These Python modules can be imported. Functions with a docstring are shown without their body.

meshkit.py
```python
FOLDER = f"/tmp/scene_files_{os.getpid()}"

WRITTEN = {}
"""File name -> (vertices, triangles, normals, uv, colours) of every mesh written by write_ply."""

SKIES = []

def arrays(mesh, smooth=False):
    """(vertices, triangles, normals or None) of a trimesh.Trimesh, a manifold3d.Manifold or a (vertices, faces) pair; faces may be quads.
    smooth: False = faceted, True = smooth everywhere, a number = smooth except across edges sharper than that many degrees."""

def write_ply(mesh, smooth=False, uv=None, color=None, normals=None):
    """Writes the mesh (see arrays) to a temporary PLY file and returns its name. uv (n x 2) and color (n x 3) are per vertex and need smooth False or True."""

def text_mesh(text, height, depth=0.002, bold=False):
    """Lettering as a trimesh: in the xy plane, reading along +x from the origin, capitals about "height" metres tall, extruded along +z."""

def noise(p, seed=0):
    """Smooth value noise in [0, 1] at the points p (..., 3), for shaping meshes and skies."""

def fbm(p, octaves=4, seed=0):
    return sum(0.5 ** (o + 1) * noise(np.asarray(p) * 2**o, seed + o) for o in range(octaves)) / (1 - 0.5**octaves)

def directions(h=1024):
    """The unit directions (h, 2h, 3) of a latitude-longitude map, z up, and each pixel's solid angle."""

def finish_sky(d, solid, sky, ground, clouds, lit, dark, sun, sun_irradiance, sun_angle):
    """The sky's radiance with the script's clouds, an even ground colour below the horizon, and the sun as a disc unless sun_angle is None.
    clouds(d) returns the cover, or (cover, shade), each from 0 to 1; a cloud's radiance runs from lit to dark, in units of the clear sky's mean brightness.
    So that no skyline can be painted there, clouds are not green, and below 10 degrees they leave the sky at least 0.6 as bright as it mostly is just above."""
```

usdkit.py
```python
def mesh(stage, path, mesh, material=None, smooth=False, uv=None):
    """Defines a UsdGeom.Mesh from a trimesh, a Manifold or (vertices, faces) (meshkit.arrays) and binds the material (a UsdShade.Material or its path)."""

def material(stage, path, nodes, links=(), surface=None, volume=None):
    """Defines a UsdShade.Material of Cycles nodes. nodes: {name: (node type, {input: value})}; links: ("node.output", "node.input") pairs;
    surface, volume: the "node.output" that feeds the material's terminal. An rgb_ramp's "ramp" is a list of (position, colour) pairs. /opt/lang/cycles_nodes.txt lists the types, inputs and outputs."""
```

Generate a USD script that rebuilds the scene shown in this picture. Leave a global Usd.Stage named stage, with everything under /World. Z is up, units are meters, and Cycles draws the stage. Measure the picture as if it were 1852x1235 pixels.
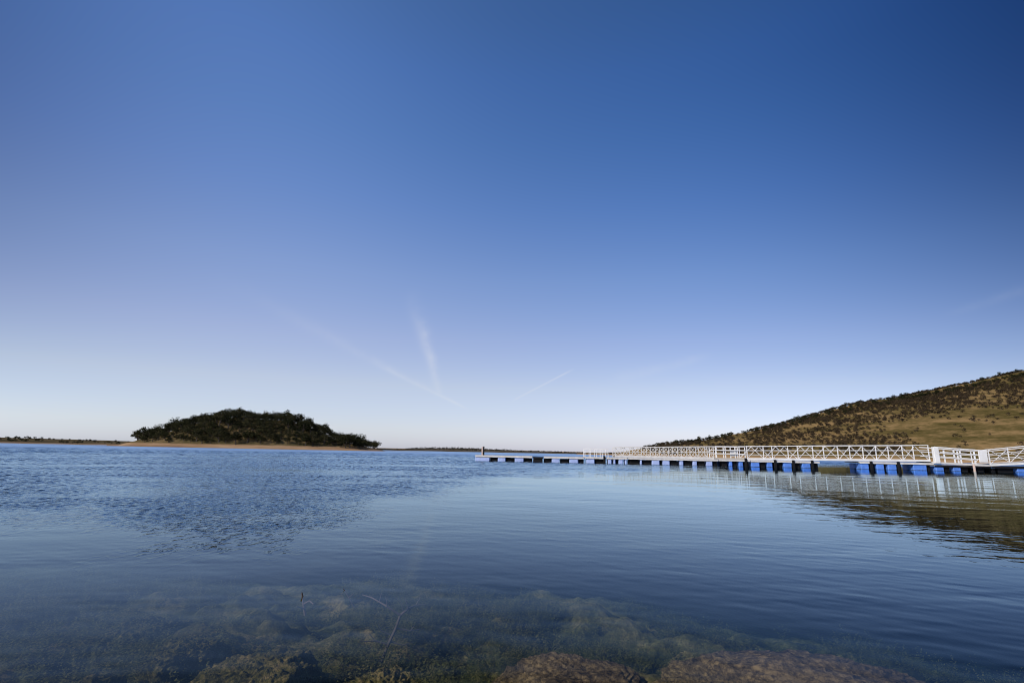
import math, random
import numpy as np
import trimesh, usdkit, meshkit
from pxr import Usd, UsdGeom, UsdLux, UsdShade, Gf, Sdf, Vt

PI = math.pi
RNG = np.random.default_rng(7)
stage = Usd.Stage.CreateInMemory()
UsdGeom.SetStageUpAxis(stage, 'Z'); UsdGeom.SetStageMetersPerUnit(stage, 1.0)
UsdGeom.Xform.Define(stage, '/World'); UsdGeom.Scope.Define(stage, '/World/Looks')

# ------------------------------------------------------------------ camera, sky, sun, exposure
EYE = np.array([0.0, 0.0, 0.85])
PITCH, ROLL = math.atan(200.8 / 926.0), 0.0195
EXPOSURE = 0.0
SUN_EL, SUN_AZ = math.radians(33), math.radians(-130)
fw = np.array([0, math.cos(PITCH), math.sin(PITCH)]); up0 = np.array([0, -math.sin(PITCH), math.cos(PITCH)]); rt0 = np.array([1.0, 0, 0])
RT = math.cos(ROLL) * rt0 + math.sin(ROLL) * up0
UP = -math.sin(ROLL) * rt0 + math.cos(ROLL) * up0
cam = UsdGeom.Camera.Define(stage, '/World/camera')
cam.CreateFocalLengthAttr(18.0); cam.CreateHorizontalApertureAttr(36.0); cam.CreateVerticalApertureAttr(24.0)
cam.CreateClippingRangeAttr(Gf.Vec2f(0.05, 60000.0)); cam.CreateExposureAttr(EXPOSURE)
cam.AddTransformOp().Set(Gf.Matrix4d(*RT, 0, *UP, 0, *(-fw), 0, *EYE, 1))

def ray(px, py):
    """View direction towards a point of the photograph (its pixels)."""
    d = fw + RT * (px - 926) / 926.0 + UP * (617.5 - py) / 926.0
    return d / np.linalg.norm(d)
def at_depth(px, py, Y):
    d = ray(px, py); return EYE + d * (Y / d[1])
def on_level(px, py, z):
    d = ray(px, py); return EYE + d * ((z - EYE[2]) / d[2])

def sky_material():
    N, L = {}, []
    N['sky'] = ('sky_texture', {'sky_type': 'single_scattering', 'sun_disc': False, 'sun_elevation': SUN_EL, 'sun_rotation': SUN_AZ,
                                'altitude': 150.0, 'air_density': 0.9, 'aerosol_density': 0.3, 'ozone_density': 2.0})
    N['tc'] = ('texture_coordinate', {})
    # the day's colour: deep, saturated blue overhead, pale at the horizon, darker to the right; lens falloff put into the upper sides
    N['sep'] = ('separate_xyz', {}); L.append(('tc.generated', 'sep.vector'))
    N['grade'] = ('rgb_ramp', {'ramp': [(0.0, (0.98, 1.04, 1.62)), (0.04, (1.39, 1.25, 1.51)), (0.122, (1.86, 1.48, 1.47)), (0.207, (1.9, 1.55, 1.64)), (0.323, (1.70, 1.63, 1.87)),
                                        (0.445, (1.31, 1.55, 2.04)), (0.547, (1.08, 1.49, 2.07)), (0.634, (0.97, 1.43, 2.10)), (0.702, (0.92, 1.36, 1.95)), (1.0, (0.85, 1.28, 1.85))]})
    L.append(('sep.z', 'grade.fac'))
    N['up'] = ('math', {'math_type': 'minimum', 'value2': 0.6}); L.append(('sep.z', 'up.value1'))
    N['x2'] = ('math', {'math_type': 'multiply'}); L += [('sep.x', 'x2.value1'), ('sep.x', 'x2.value2')]
    N['x4'] = ('math', {'math_type': 'multiply'}); L += [('x2.value', 'x4.value1'), ('x2.value', 'x4.value2')]
    N['x4z'] = ('math', {'math_type': 'multiply'}); L += [('x4.value', 'x4z.value1'), ('up.value', 'x4z.value2')]
    N['xz'] = ('math', {'math_type': 'multiply'}); L += [('sep.x', 'xz.value1'), ('up.value', 'xz.value2')]
    N['exc'] = ('combine_xyz', {})
    for c, k0, k1, k2 in (('x', -0.15, -1.95, -11.9), ('y', -0.21, -1.08, -10.2), ('z', -0.19, -0.65, -8.4)):
        N['p' + c] = ('math', {'math_type': 'multiply', 'value2': k0}); N['q' + c] = ('math', {'math_type': 'multiply_add', 'value2': k1}); N['r' + c] = ('math', {'math_type': 'multiply_add', 'value2': k2})
        N['e' + c] = ('math', {'math_type': 'exponent'})
        N['s' + c] = ('math', {'math_type': 'multiply_add', 'value2': 0.28}); L += [('x2.value', f's{c}.value1'), (f'p{c}.value', f's{c}.value3'), ('sep.x', f'p{c}.value1'), ('xz.value', f'q{c}.value1'), (f's{c}.value', f'q{c}.value3'), ('x4z.value', f'r{c}.value1'), (f'q{c}.value', f'r{c}.value3'), (f'r{c}.value', f'e{c}.value1'), (f'e{c}.value', f'exc.{c}')]
    N['gm'] = ('vector_math', {'math_type': 'multiply'}); L += [('sky.color', 'gm.vector1'), ('grade.color', 'gm.vector2')]
    N['gx'] = ('vector_math', {'math_type': 'multiply'}); L += [('gm.vector', 'gx.vector1'), ('exc.vector', 'gx.vector2')]
    last = 'gx.vector'
    N['nz'] = ('noise_texture', {'scale': 16.0, 'detail': 7.0, 'roughness': 0.68})
    N['nzs'] = ('mapping', {'scale': (1.0, 1.0, 1.0)})
    L += [('tc.generated', 'nzs.vector'), ('nzs.vector', 'nz.vector')]
    N['warp'] = ('math', {'math_type': 'multiply_add', 'value2': 0.02, 'value3': -0.01}); L.append(('nz.fac', 'warp.value1'))
    # contrails: (start, end, width at start, at end, strength, fade-in fraction, fade-out fraction, wobble)
    trails = [((330, 470), (852, 744), .030, .0040, .11, .75, .06, .45),
              ((660, 648), (850, 742), .0075, .0016, .16, .35, .15, .12),
              ((738, 510), (797, 718), .030, .009, .22, .55, .06, .8),
              ((922, 727), (1042, 665), .0018, .0026, .28, .12, .2, .0),
              ((1090, 690), (1300, 640), .02, .010, .09, .3, .3, .5), ((1690, 575), (1900, 512), .010, .014, .045, .4, .3, .4)]
    for k, (a, b, w0, w1, s, fi, fo, wob) in enumerate(trails):
        A, B = ray(*a), ray(*b)
        n = np.cross(A, B); n /= np.linalg.norm(n)
        tdir = np.cross(n, A); ang = math.atan2(B @ tdir, B @ A)
        p = f'c{k}_'
        N[p + 'dn'] = ('vector_math', {'math_type': 'dot_product', 'vector2': tuple(n)})
        N[p + 'da'] = ('vector_math', {'math_type': 'dot_product', 'vector2': tuple(A)})
        N[p + 'dt'] = ('vector_math', {'math_type': 'dot_product', 'vector2': tuple(tdir)})
        for q in ('dn', 'da', 'dt'): L.append(('tc.generated', p + q + '.vector1'))
        N[p + 'an'] = ('math', {'math_type': 'arctan2'}); L += [(p + 'dt.value', p + 'an.value1'), (p + 'da.value', p + 'an.value2')]
        N[p + 't'] = ('math', {'math_type': 'divide', 'value2': ang}); L.append((p + 'an.value', p + 't.value1'))
        N[p + 'w'] = ('map_range', {'from_min': 0.0, 'from_max': 1.0, 'to_min': w0, 'to_max': w1, 'clamp': True}); L.append((p + 't.value', p + 'w.value'))
        N[p + 'off'] = ('math', {'math_type': 'multiply_add', 'value2': wob}); L += [('warp.value', p + 'off.value1'), (p + 'dn.value', p + 'off.value3')]
        N[p + 'r'] = ('math', {'math_type': 'divide'}); L += [(p + 'off.value', p + 'r.value1'), (p + 'w.result', p + 'r.value2')]
        N[p + 'r2'] = ('math', {'math_type': 'multiply'}); L += [(p + 'r.value', p + 'r2.value1'), (p + 'r.value', p + 'r2.value2')]
        N[p + 'e'] = ('math', {'math_type': 'multiply_add', 'value2': -3.0, 'value3': 0.0}); L.append((p + 'r2.value', p + 'e.value1'))
        N[p + 'g'] = ('math', {'math_type': 'exponent'}); L.append((p + 'e.value', p + 'g.value1'))
        N[p + 'fi'] = ('map_range', {'range_type': 'smoothstep', 'from_min': 0.0, 'from_max': fi, 'to_min': 0.0, 'to_max': 1.0, 'clamp': True}); L.append((p + 't.value', p + 'fi.value'))
        N[p + 'fo'] = ('map_range', {'range_type': 'smoothstep', 'from_min': 1.0 - fo, 'from_max': 1.0, 'to_min': s, 'to_max': 0.0, 'clamp': True}); L.append((p + 't.value', p + 'fo.value'))
        N[p + 'm1'] = ('math', {'math_type': 'multiply'}); L += [(p + 'g.value', p + 'm1.value1'), (p + 'fi.result', p + 'm1.value2')]
        N[p + 'm2'] = ('math', {'math_type': 'multiply'}); L += [(p + 'm1.value', p + 'm2.value1'), (p + 'fo.result', p + 'm2.value2')]
        N[p + 'tex'] = ('map_range', {'from_min': 0.3, 'from_max': 0.7, 'to_min': 0.15 if wob else 0.8, 'to_max': 1.5 if wob else 1.1, 'clamp': True}); L.append(('nz.fac', p + 'tex.value'))
        N[p + 'm3'] = ('math', {'math_type': 'multiply'}); L += [(p + 'm2.value', p + 'm3.value1'), (p + 'tex.result', p + 'm3.value2')]
        N[p + 'mix'] = ('mix_color', {'blend_type': 'mix', 'b': TRAIL_COLOR}); L += [(p + 'm3.value', p + 'mix.fac'), (last, p + 'mix.a')]
        last = p + 'mix.result'
    N['bg'] = ('background_shader', {'strength': SKY_STRENGTH}); L.append((last, 'bg.color'))
    return usdkit.material(stage, '/World/Looks/sky', N, L, surface='bg.background')
SKY_STRENGTH = 0.08
TRAIL_COLOR = (9.2, 9.5, 10.3)
dome = UsdLux.DomeLight.Define(stage, '/World/sky'); dome.CreateIntensityAttr(1.0)
UsdShade.MaterialBindingAPI.Apply(dome.GetPrim()).Bind(sky_material())
dome.GetPrim().SetCustomDataByKey('label', 'clear deep blue sky with faint white contrails'); dome.GetPrim().SetCustomDataByKey('kind', 'structure')
sun = UsdLux.DistantLight.Define(stage, '/World/sun')
sun.CreateIntensityAttr(1.0); sun.CreateNormalizeAttr(True); sun.CreateAngleAttr(0.53); sun.CreateColorAttr(Gf.Vec3f(1.0, 0.90, 0.76))
SUN = np.array([math.cos(SUN_EL) * math.sin(SUN_AZ), math.cos(SUN_EL) * math.cos(SUN_AZ), math.sin(SUN_EL)])
sx = np.cross([0, 0, 1.0], SUN); sx /= np.linalg.norm(sx); sy = np.cross(SUN, sx)
sun.AddTransformOp().Set(Gf.Matrix4d(*sx, 0, *sy, 0, *SUN, 0, 0, 0, 50, 1))

# ------------------------------------------------------------------ helpers
used_names = {}
def numbered(path):
    n = used_names.get(path, -1) + 1
    used_names[path] = n
    return path if n == 0 else f'{path}_{n:03d}'
def tag(p, label=None, cat=None, group=None, kind=None):
    p = p.GetPrim() if hasattr(p, 'GetPrim') else p
    for k, v in (('label', label), ('category', cat), ('group', group), ('kind', kind)):
        if v: p.SetCustomDataByKey(k, v)
    return p
def thing(name, label, cat, loc=(0, 0, 0), rotz=0.0, group=None, scale=None):
    x = UsdGeom.Xform.Define(stage, numbered('/World/' + name))
    x.AddTranslateOp().Set(Gf.Vec3d(*map(float, loc)))
    if rotz: x.AddRotateZOp().Set(float(math.degrees(rotz)))
    if scale is not None: x.AddScaleOp().Set(Gf.Vec3f(*map(float, scale)))
    return tag(x, label, cat, group)
def obj(name, mesh, mat, parent=None, smooth=False):
    base = str(parent.GetPath()) if parent is not None else '/World'
    return usdkit.mesh(stage, numbered(base + '/' + name), mesh, mat, smooth=smooth)
def raw_mesh(path, v, f, mat, normals=None, primvars=()):
    m = UsdGeom.Mesh.Define(stage, path)
    m.CreatePointsAttr(Vt.Vec3fArray.FromNumpy(np.ascontiguousarray(v, np.float32)))
    m.CreateFaceVertexCountsAttr(Vt.IntArray.FromNumpy(np.full(len(f), f.shape[1], np.int32)))
    m.CreateFaceVertexIndicesAttr(Vt.IntArray.FromNumpy(np.ascontiguousarray(f, np.int32).ravel()))
    m.CreateSubdivisionSchemeAttr('none')
    if normals is not None:
        m.CreateNormalsAttr(Vt.Vec3fArray.FromNumpy(np.ascontiguousarray(normals, np.float32))); m.SetNormalsInterpolation('vertex')
    for name, val in primvars:
        UsdGeom.PrimvarsAPI(m).CreatePrimvar(name, Sdf.ValueTypeNames.FloatArray, 'vertex').Set(Vt.FloatArray.FromNumpy(np.ascontiguousarray(val, np.float32)))
    UsdShade.MaterialBindingAPI.Apply(m.GetPrim()).Bind(mat)
    return m
def grid_faces(nr, nc, flip=False, wrap=False):
    i, j = np.meshgrid(np.arange(nr - 1), np.arange(nc if wrap else nc - 1), indexing='ij')
    j2 = (j + 1) % nc
    q = np.stack([i * nc + j, i * nc + j2, (i + 1) * nc + j2, (i + 1) * nc + j], -1).reshape(-1, 4)
    return q[:, ::-1] if flip else q
def grid_normals(P):
    """P (nr, nc, 3); the normals with z up."""
    du, dv = np.gradient(P, axis=0), np.gradient(P, axis=1)
    n = np.cross(du, dv); n /= np.linalg.norm(n, axis=-1, keepdims=True) + 1e-20
    return np.where(n[..., 2:] < 0, -n, n)
def sstep(x, a, b):
    t = np.clip((x - a) / (b - a), 0, 1); return t * t * (3 - 2 * t)
def box(cx, cy, cz, sx_, sy_, sz_):
    return trimesh.creation.box([sx_, sy_, sz_], transform=trimesh.transformations.translation_matrix([cx, cy, cz]))
def rbox(cx, cy, cz, sx_, sy_, sz_, c=0.03):
    """Box with chamfered edges."""
    pts = []
    for s0 in (-1, 1):
        for s1 in (-1, 1):
            for s2 in (-1, 1):
                h = np.array([sx_, sy_, sz_]) / 2; s = np.array([s0, s1, s2])
                for k in range(3):
                    e = h - c; e[k] = h[k]; pts.append(s * e)
    m = trimesh.convex.convex_hull(np.array(pts)); m.apply_translation([cx, cy, cz]); return m
def bar(a, b, w, d=None):
    """Square or flat bar from a to b; w across (vertical), d in depth."""
    a, b = np.asarray(a, float), np.asarray(b, float); d = d or w
    t = b - a; L = np.linalg.norm(t); t /= L
    s = np.array([0, 1.0, 0]) if abs(t[1]) < 0.9 else np.array([1.0, 0, 0])
    u = np.cross(s, t); u /= np.linalg.norm(u); s = np.cross(t, u)
    M = np.eye(4); M[:3, 0], M[:3, 1], M[:3, 2], M[:3, 3] = t, s, u, (a + b) / 2
    return trimesh.creation.box([L, d, w], transform=M)
def pole(a, b, r, n=8):
    return trimesh.creation.cylinder(radius=r, segment=[a, b], sections=n)
def join(ms): return trimesh.util.concatenate(ms)

def mat(name, color, rough=0.6, var=0.15, scale=3.0, bump=0.0, metallic=0.0, detail=5.0, color2=None, spec=0.5, vscale=None):
    c = np.array(color, float); c2 = np.array(color2, float) if color2 is not None else np.clip(c * (1 + var), 0, 1)
    N = {'g': ('geometry', {}), 'mp': ('mapping', {'scale': vscale or (1, 1, 1)}),
         'n': ('noise_texture', {'scale': scale, 'detail': detail, 'roughness': 0.6}),
         'r': ('rgb_ramp', {'ramp': [(0.3, tuple(np.clip(c * (1 - var), 0, 1)) if color2 is None else tuple(c)), (0.7, tuple(c2))]}),
         'p': ('principled_bsdf', {'roughness': rough, 'metallic': metallic, 'specular_ior_level': spec})}
    L = [('g.position', 'mp.vector'), ('mp.vector', 'n.vector'), ('n.fac', 'r.fac'), ('r.color', 'p.base_color')]
    if bump:
        N['b'] = ('bump', {'strength': 0.6, 'distance': bump}); L += [('n.fac', 'b.height'), ('b.normal', 'p.normal')]
    return usdkit.material(stage, '/World/Looks/' + name, N, L, surface='p.BSDF')

# ------------------------------------------------------------------ materials
M_WHITE = mat('white_painted_steel', (0.68, 0.67, 0.65), 0.45, 0.06, 1.6, detail=8.0, color2=(0.82, 0.84, 0.86))
M_GALV = mat('weathered_white_steel', (0.62, 0.61, 0.59), 0.5, 0.15, 3.0)
def float_mat(name, c, v):
    N = {'g': ('geometry', {}), 's': ('separate_xyz', {}), 'n': ('noise_texture', {'scale': 2.2, 'detail': 5.0, 'roughness': 0.65}), 'f': ('noise_texture', {'scale': 14.0, 'detail': 3.0}),
         'r': ('rgb_ramp', {'ramp': [(0.3, tuple(np.array(c) * (1 - v))), (0.7, tuple(np.clip(np.array(c) * (1 + v) + 0.03, 0, 0.85)))]}),
         'zn': ('math', {'math_type': 'multiply_add', 'value2': -0.10}), 'zm': ('map_range', {'from_min': -0.05, 'from_max': 0.0, 'to_min': 1.0, 'to_max': 0.0, 'clamp': True}),
         'm': ('mix_color', {'blend_type': 'mix', 'b': (0.035, 0.045, 0.03)}), 'p': ('principled_bsdf', {'roughness': 0.45})}
    return usdkit.material(stage, '/World/Looks/' + name, N, [('g.position', 's.vector'), ('g.position', 'n.vector'), ('g.position', 'f.vector'), ('n.fac', 'r.fac'), ('f.fac', 'zn.value1'), ('s.z', 'zn.value3'), ('zn.value', 'zm.value'),
        ('zm.result', 'm.fac'), ('r.color', 'm.a'), ('m.result', 'p.base_color')], surface='p.BSDF')
M_BLUE = float_mat('blue_float_plastic', (0.075, 0.21, 0.68), 0.25)
M_PALEBLUE = float_mat('faded_blue_float_plastic', (0.34, 0.44, 0.80), 0.15)
M_BLACK = mat('rubber_and_gap_shade', (0.009, 0.009, 0.011), 0.8, 0.2, 4.0, spec=0.2)  # also colours the shade between floats and on the mooring post
M_DECK = mat('pale_deck_boards', (0.46, 0.42, 0.36), 0.7, 0.15, 2.0)
M_TIMBER = mat('tan_timber', (0.32, 0.24, 0.15), 0.7, 0.2, 3.0)
M_PINK = mat('sun_bleached_post', (0.55, 0.42, 0.36), 0.7, 0.15, 5.0)
M_BARK = mat('bark', (0.06, 0.048, 0.038), 0.9, 0.3, 4.0)

def leaf_mat(name, c0, c1, c2):
    N = {'oi': ('object_info', {}), 'g': ('geometry', {}), 'n': ('noise_texture', {'scale': 0.7, 'detail': 3.0}),
         'a': ('math', {'math_type': 'multiply_add', 'value2': 0.55, 'value3': 0.0}),
         'a2': ('math', {'math_type': 'multiply_add', 'value2': 0.5}),
         'r': ('rgb_ramp', {'ramp': [(0.25, c0), (0.5, c1), (0.85, c2)]}),
         'd': ('diffuse_bsdf', {}), 't': ('translucent_bsdf', {}), 'm': ('mix_closure', {'fac': 0.25})}
    L = [('g.position', 'n.vector'), ('oi.random', 'a.value1'), ('n.fac', 'a2.value1'), ('a.value', 'a2.value3'), ('a2.value', 'r.fac'),
         ('r.color', 'd.color'), ('r.color', 't.color'), ('d.BSDF', 'm.closure1'), ('t.BSDF', 'm.closure2')]
    return usdkit.material(stage, '/World/Looks/' + name, N, L, surface='m.closure')
M_OAK = leaf_mat('holm_oak_leaves', (0.018, 0.020, 0.010), (0.032, 0.034, 0.016), (0.055, 0.052, 0.026))
M_SCRUB = leaf_mat('dry_scrub_leaves', (0.040, 0.031, 0.020), (0.062, 0.046, 0.029), (0.095, 0.069, 0.042))
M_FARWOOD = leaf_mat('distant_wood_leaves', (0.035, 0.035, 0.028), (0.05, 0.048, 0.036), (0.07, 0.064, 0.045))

def land_mat(name, lows, mids, highs, band=None, sx_=0.02, sz_=0.25, fine=0.15):
    """Soil and grass; streaks run level along the slope; band = (z0, z1, colour, colour2) of bare shore."""
    N = {'g': ('geometry', {}), 'mp': ('mapping', {'scale': (sx_, sx_, sz_)}),
         'n': ('noise_texture', {'scale': 1.0, 'detail': 6.0, 'roughness': 0.62}),
         'f': ('noise_texture', {'scale': fine, 'detail': 6.0, 'roughness': 0.7}),
         'a': ('math', {'math_type': 'multiply_add', 'value2': 0.6}), 'a0': ('math', {'math_type': 'multiply', 'value2': 0.4}),
         'r': ('rgb_ramp', {'ramp': [(0.40, lows), (0.49, mids), (0.58, highs)]}),
         'd': ('diffuse_bsdf', {'roughness': 0.6})}
    L = [('g.position', 'mp.vector'), ('mp.vector', 'n.vector'), ('g.position', 'f.vector'), ('f.fac', 'a0.value1'), ('n.fac', 'a.value1'), ('a0.value', 'a.value3'),
         ('a.value', 'r.fac')]
    out = 'r.color'
    if band:
        z0, z1, c, c2 = band
        N['s'] = ('separate_xyz', {}); N['zn'] = ('math', {'math_type': 'multiply_add', 'value2': 2.2}); N['zm'] = ('map_range', {'from_min': z0 + 1.1, 'from_max': z1 + 1.1, 'to_min': 1.0, 'to_max': 0.0, 'clamp': True})
        N['br'] = ('rgb_ramp', {'ramp': [(0.35, c), (0.65, c2)]}); N['bm'] = ('mix_color', {'blend_type': 'mix'})
        L += [('g.position', 's.vector'), ('f.fac', 'zn.value1'), ('s.z', 'zn.value3'), ('zn.value', 'zm.value'), ('n.fac', 'br.fac'), ('zm.result', 'bm.fac'), (out, 'bm.a'), ('br.color', 'bm.b')]
        out = 'bm.result'
    L.append((out, 'd.color'))
    return usdkit.material(stage, '/World/Looks/' + name, N, L, surface='d.BSDF')
M_ISLAND = land_mat('island_soil', (0.05, 0.045, 0.02), (0.11, 0.085, 0.04), (0.17, 0.12, 0.06), band=(2.3, 3.4, (0.22, 0.13, 0.07), (0.40, 0.27, 0.16)))
M_HILL = land_mat('hill_grass', (0.054, 0.045, 0.015), (0.102, 0.075, 0.030), (0.20, 0.134, 0.062), band=(1.0, 3.0, (0.2, 0.13, 0.07), (0.3, 0.2, 0.11)), sx_=0.012, sz_=0.16)
M_FARLAND = land_mat('far_land_soil', (0.06, 0.05, 0.03), (0.10, 0.08, 0.045), (0.15, 0.11, 0.06), band=(1.5, 3.0, (0.20, 0.13, 0.08), (0.30, 0.2, 0.12)))
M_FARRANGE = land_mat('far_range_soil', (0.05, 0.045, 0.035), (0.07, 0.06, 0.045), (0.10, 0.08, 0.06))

# ------------------------------------------------------------------ ground: lake bed, near shore, land beyond the lake
def polar(az, rr): return np.stack(np.broadcast_arrays(np.sin(az)[None] * rr[:, None], np.cos(az)[None] * rr[:, None]), -1)
def bed_z(X, Y):
    r = np.hypot(X, Y)
    prof = np.interp(Y + 0.12 * X + 0.5 * np.maximum(X - 0.9, 0), [-60, -8, -1, 0.6, 1.2, 2.0, 3.2, 4.5, 6, 9, 14, 40], [6.0, 2.2, 0.32, 0.04, -0.16, -0.30, -0.36, -0.46, -0.72, -1.6, -3.2, -7.0])
    P = np.stack([X, Y, 0 * X], -1)
    prof = prof - 0.13 * sstep(X, -0.1, 0.5) * sstep(Y, 1.2, 1.9) * (1 - sstep(Y, 3.6, 6.0))
    near = np.exp(-(r / 9.0) ** 2)
    bump = (meshkit.fbm(P * 1.1 + 5.3, 2, 3) - 0.5) * 0.55 + (meshkit.fbm(P * [3.0, 4.2, 1] + 9, 3, 11) - 0.5) * 0.44 + (meshkit.fbm(P * 15.0, 3, 21) - 0.5) * 0.06
    z = prof + bump * near * sstep(Y, 0.3, 1.4)
    z = np.where(Y < 0.6, z + 0.05 * bump, z)
    z = np.where(Y > 0.8, np.minimum(z, -0.07), z)
    z = np.where(Y > 14, np.minimum(z, -3.0), z)
    land = sstep(r, 4300, 5200) * (22 + 10 * (meshkit.fbm(P / 700.0, 3, 5) - 0.5))
    return np.where(r > 4300, z * (1 - sstep(r, 4300, 4700)) + land, z)
az = np.concatenate([np.linspace(-PI, -1.05, 90, endpoint=False), np.linspace(-1.05, 1.05, 330, endpoint=False), np.linspace(1.05, PI, 90, endpoint=False)])
rr = np.concatenate([[0.02], np.exp(np.arange(math.log(0.5), math.log(14), 0.0075)), np.exp(np.arange(math.log(14.2), math.log(30000), 0.07))])
XY = polar(az, rr); Z = bed_z(XY[..., 0], XY[..., 1])
P = np.concatenate([XY, Z[..., None]], -1)
bedN = {'g': ('geometry', {}), 'n': ('noise_texture', {'scale': 2.2, 'detail': 6.0, 'roughness': 0.7}), 'n2': ('noise_texture', {'scale': 28.0, 'detail': 5.0, 'roughness': 0.7}),
        'r': ('rgb_ramp', {'ramp': [(0.36, (0.012, 0.013, 0.009)), (0.46, (0.048, 0.044, 0.017)), (0.54, (0.10, 0.080, 0.034)), (0.66, (0.20, 0.138, 0.072))]}),
        'r2': ('rgb_ramp', {'ramp': [(0.3, (0.35, 0.35, 0.35)), (0.7, (1.3, 1.3, 1.3))]}), 'm': ('mix_color', {'blend_type': 'multiply', 'fac': 1.0, 'use_clamp': False}),
        'b': ('bump', {'strength': 0.8, 'distance': 0.02}), 'd': ('diffuse_bsdf', {'roughness': 0.8}),
        's': ('separate_xyz', {}), 'zz': ('map_range', {'from_min': 0.0, 'from_max': 0.25, 'clamp': True}), 'dry': ('mix_color', {'blend_type': 'mix', 'b': (0.26, 0.19, 0.12)})}
M_BED = usdkit.material(stage, '/World/Looks/lake_bed', bedN, [('g.position', 'n.vector'), ('g.position', 'n2.vector'), ('n.fac', 'r.fac'), ('n2.fac', 'r2.fac'), ('r.color', 'm.a'), ('r2.color', 'm.b'),
        ('g.position', 's.vector'), ('s.z', 'zz.value'), ('zz.result', 'dry.fac'), ('m.result', 'dry.a'), ('n2.fac', 'b.height'), ('b.normal', 'd.normal'), ('dry.result', 'd.color')], surface='d.BSDF')
g = raw_mesh('/World/ground', P.reshape(-1, 3), grid_faces(*P.shape[:2], wrap=True), M_BED, grid_normals(np.concatenate([P, P[:, :1]], 1))[:, :-1].reshape(-1, 3))
tag(g, 'weedy lake bed and shore ground', kind='structure')

# ------------------------------------------------------------------ water
def below(px, py):
    p = on_level(px, py, 0.0); return math.atan2(p[0], p[1]), math.hypot(p[0], p[1])
edge = [below(*q) for q in ((-150, 985), (0, 975), (250, 985), (480, 995), (620, 962), (720, 925), (800, 903), (870, 882), (1000, 866), (1150, 854), (1300, 848), (1420, 845))]
EA, ER = np.array([e[0] for e in edge]), np.array([e[1] for e in edge])
waz = np.concatenate([np.linspace(-PI, -0.86, 40, endpoint=False), np.linspace(-0.86, 0.86, 520, endpoint=False), np.linspace(0.86, PI, 40, endpoint=False)])
wrr = np.concatenate([np.exp(np.arange(math.log(0.3), math.log(1.6), 0.03)), np.exp(np.arange(math.log(1.6), math.log(2.5), 0.008)), np.exp(np.arange(math.log(2.5), math.log(40), 0.004)), np.exp(np.arange(math.log(40), math.log(420), 0.0052)), np.exp(np.arange(math.log(421), math.log(5000), 0.014))])
WXY = polar(waz, wrr)
X, Y = WXY[..., 0], WXY[..., 1]
R = np.broadcast_to(wrr[:, None], X.shape); A = np.broadcast_to(waz[None], X.shape)
nz1 = meshkit.fbm(np.stack([A * 9, np.log(R) * 5, 0 * A], -1), 4, 31) - 0.5
nz2 = meshkit.fbm(np.stack([A * 5, np.log(R) * 9, 0 * A + 3], -1), 3, 47) - 0.5
lim = np.log(np.interp(A, EA, ER))
ruffle = sstep(np.log(R) - lim + 0.75 * nz1, -0.15, 0.62)
right = sstep(A, 0.40, 0.60) * (1 - sstep(R, 58, 110))            # sheltered water before the pier
ruffle = np.clip(ruffle * (1 - 0.93 * right), 0, 1)
patch = np.clip(0.72 + 1.6 * nz2, 0.3, 1.15)
s_loc = np.interp(R, [2, 3, 36, 44, 380, 450, 5000], [.006, .0037, .0037, .0046, .0046, .010, .010]) * R                                                  # grid spacing
lam_min = np.maximum(0.05, 3.0 * s_loc)
RUF = 0.18
sig_ruf = RUF * 0.8 * ruffle * patch * (0.55 + 0.5 * sstep(R, 5, 16))
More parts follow.
